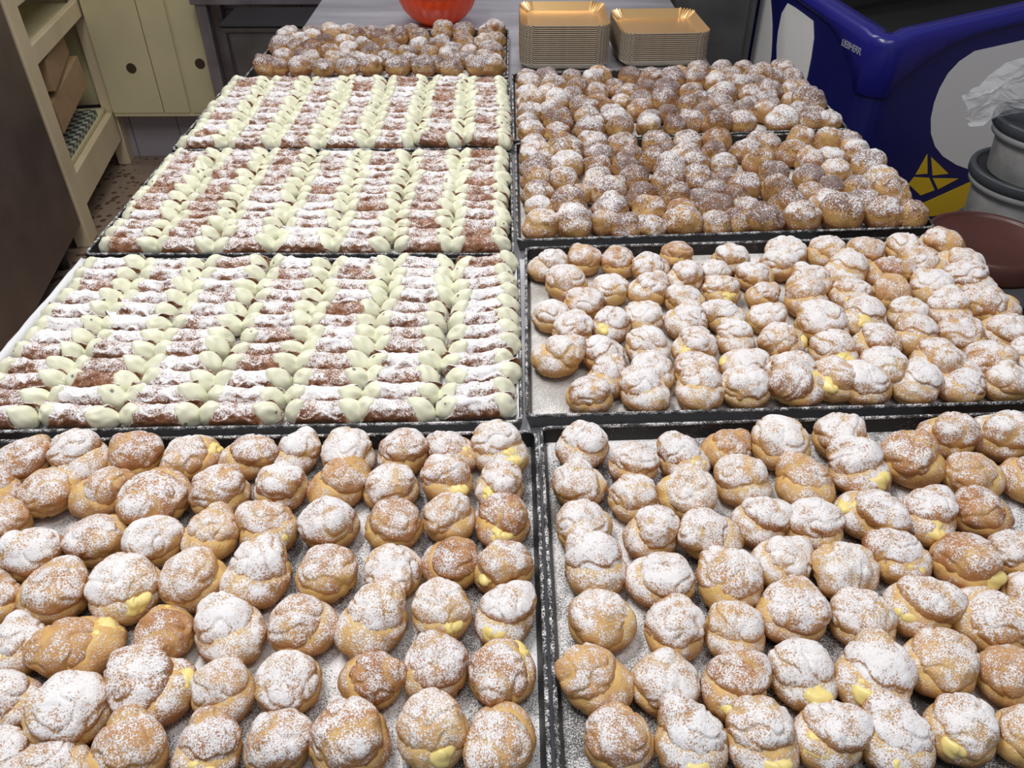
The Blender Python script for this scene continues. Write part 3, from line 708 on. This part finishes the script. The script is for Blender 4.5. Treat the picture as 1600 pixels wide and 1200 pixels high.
R1 = [(.259,.850),(.225,.828),(.204,.800),(.194,.765),(.192,.73),(.197,.69),(.212,.65),(.236,.615),(.27,.585),(.322,.556),(.364,.540),(.45,.525),(.55,.53),(.68,.57),(.78,.66),(.80,.78),(.72,.85),(.55,.875),(.39,.867)]
sticker('white_sticker', R1, M['decal_white'], False)
L1 = [(.440,.714),(.455,.75),(.463,.786),(.462,.837),(.442,.867),(.40,.866),(.350,.862),(.300,.857),(.280,.819),(.273,.772),(.271,.723),(.275,.66),(.3,.6),(.34,.57),(.38,.575),(.41,.61),(.43,.66)]
sticker('white_sticker', L1, M['decal_white'], True)
L2 = [(.590,.865),(.540,.86),(.515,.82),(.501,.794),(.485,.75),(.475,.713),(.47,.66),(.48,.61),(.51,.57),(.55,.55),(.59,.55)]
sticker('white_sticker', L2, M['decal_white'], True)
CONE = [[(.206,.541),(.221,.595),(.241,.54)], [(.235,.587),(.307,.533),(.259,.533)], [(.204,.534),(.251,.527),(.281,.489),(.242,.478),(.194,.515)], [(.262,.525),(.343,.515),(.291,.49)], [(.25,.45),(.389,.502),(.409,.438),(.403,.41),(.25,.41)]]
m = MB()
for P in CONE:
    ar = sum(P[i-1][0]*P[i][1] - P[i][0]*P[i-1][1] for i in range(len(P)))
    m.prism(P if ar > 0 else P[::-1], -FB*.0002, FD, U, .0012)
m.build('yellow_waffle_sticker', M['decal_yellow'], fr)
fc = bpy.data.curves.new('lettering', 'FONT'); fc.body = 'LIEBHERR'; fc.size = .022; fc.extrude = .0006; fc.align_x = 'CENTER'; fc.space_character = .9
t0 = bpy.data.objects.new('lettering_curve', fc); C.objects.link(t0); bpy.context.view_layer.update()
me = bpy.data.meshes.new_from_object(t0.evaluated_get(bpy.context.evaluated_depsgraph_get())); bpy.data.objects.remove(t0)
me.materials.clear(); t = link('lettering', me, M['grey_letter'], fr)
X = -FB; Y = U; Z = X.cross(Y); lp = FB*.098 - FD*.0108 + U*.842
t.matrix_local = Matrix(((X.x, Y.x, Z.x, lp.x), (X.y, Y.y, Z.y, lp.y), (X.z, Y.z, Z.z, lp.z), (0, 0, 0, 1)))

# ---------------------------------------------------------------- stand, tubs, bag and bucket beside the freezer
e = empty('low_stand', (1.0, 1.45, 0)); tag(e, 'low black stand under the plastic tubs and brown-lidded bucket', 'stand')
m = MB(); m.box((-.28, -.32, .445), (.42, .30, .47)); m.build('top', M['black_plastic'], e, bevel=.003)
for sx in (-.26, .38):
    for sy in (-.30, .26): m = MB(); m.box((sx, sy, 0), (sx+.03, sy+.03, .445)); m.build('leg', M['black_plastic'], e)
e = empty('lidded_bucket', (.862, 1.30, .4705)); tag(e, 'grey plastic bucket with a wide brown lid beside the sugared puffs', 'bucket')
m = MB(); m.lathe([(.082, 0), (.086, .004), (.097, .25)], 48); m.build('bucket_body', M['bucket'], e)
m = MB(); m.lathe([(.099, .232), (.107, .232), (.109, .240), (.109, .262), (.106, .272), (.101, .274), (.098, .270), (.096, .266), (.0, .266)], 64); m.build('bucket_lid', M['lid_brown'], e)
zb = .4705
TUBL = ['undermost milky plastic tub of the stack by the blue freezer', 'milky plastic tub with dark grey lid, middle of the stack by freezer', 'milky plastic tub with dark grey lid, topmost of the stack by freezer']
for i, (r, h) in enumerate(((.112, .125), (.118, .148), (.108, .118))):
    e = empty('plastic_tub', (1.112, 1.615 - .0*i, zb)); tag(e, TUBL[i], 'tub', 'milky plastic tubs stacked by the freezer')
    m = MB(); m.lathe([(r*.86, 0), (r*.89, .004), (r*.97, h-.02)], 48); m.build('tub_body', M['tub'], e)
    m = MB(); m.lathe([(r*.985, h-.022), (r*1.07, h-.022), (r*1.10, h-.018), (r*1.10, h-.003), (r*1.085, h), (r*1.01, h), (r*.99, h-.003), (r*.97, h-.012), (0, h-.012)], 56); m.build('tub_lid', M['lid_grey'], e)
    m = MB(); m.lathe([(r*.985, h-.040), (r*1.05, h-.036), (r*1.06, h-.024), (r*.985, h-.023)], 56, caps=False); m.build('tub_lip', M['bucket'], e)
    zb += h - .011
# crumpled clear bag lying over the top tub and hanging down
zt = zb
bm_ = MB(); NXb, NYb = 46, 20; vs = []
for i in range(NXb+1):
    for j in range(NYb+1):
        a = i/NXb; b = j/NYb - .5
        cx = 1.30 - .37*a; cy = 1.655 + .03*a; cz = zt + .165 - .10*a - .04*a*a
        wd = .04 + .10*math.sin(math.pi*min(1, .15 + a*.95))
        p = Vector((a*7, b*9, 2.2)); nx = noise.noise(p)*.022 + noise.noise(p*2.7)*.010; ny = noise.noise(p + Vector((7, 3, 1)))*.030 + noise.noise(p*2.9 + Vector((1, 9, 2)))*.012; nz = noise.noise(p + Vector((2, 8, 5)))*.018
        vs.append((cx + nx - b*wd*.5, cy + ny - .055 + b*.03, cz + nz + b*wd*1.1))
bm_.add(vs, [(i*(NYb+1)+j, (i+1)*(NYb+1)+j, (i+1)*(NYb+1)+j+1, i*(NYb+1)+j+1) for i in range(NXb) for j in range(NYb)], 0, False)
o = bm_.build('plastic_bag', M['bag']); sd = o.modifiers.new('t', 'SOLIDIFY'); sd.thickness = .0006
tag(o, 'crumpled clear plastic bag draped over the tubs before the freezer', 'bag')
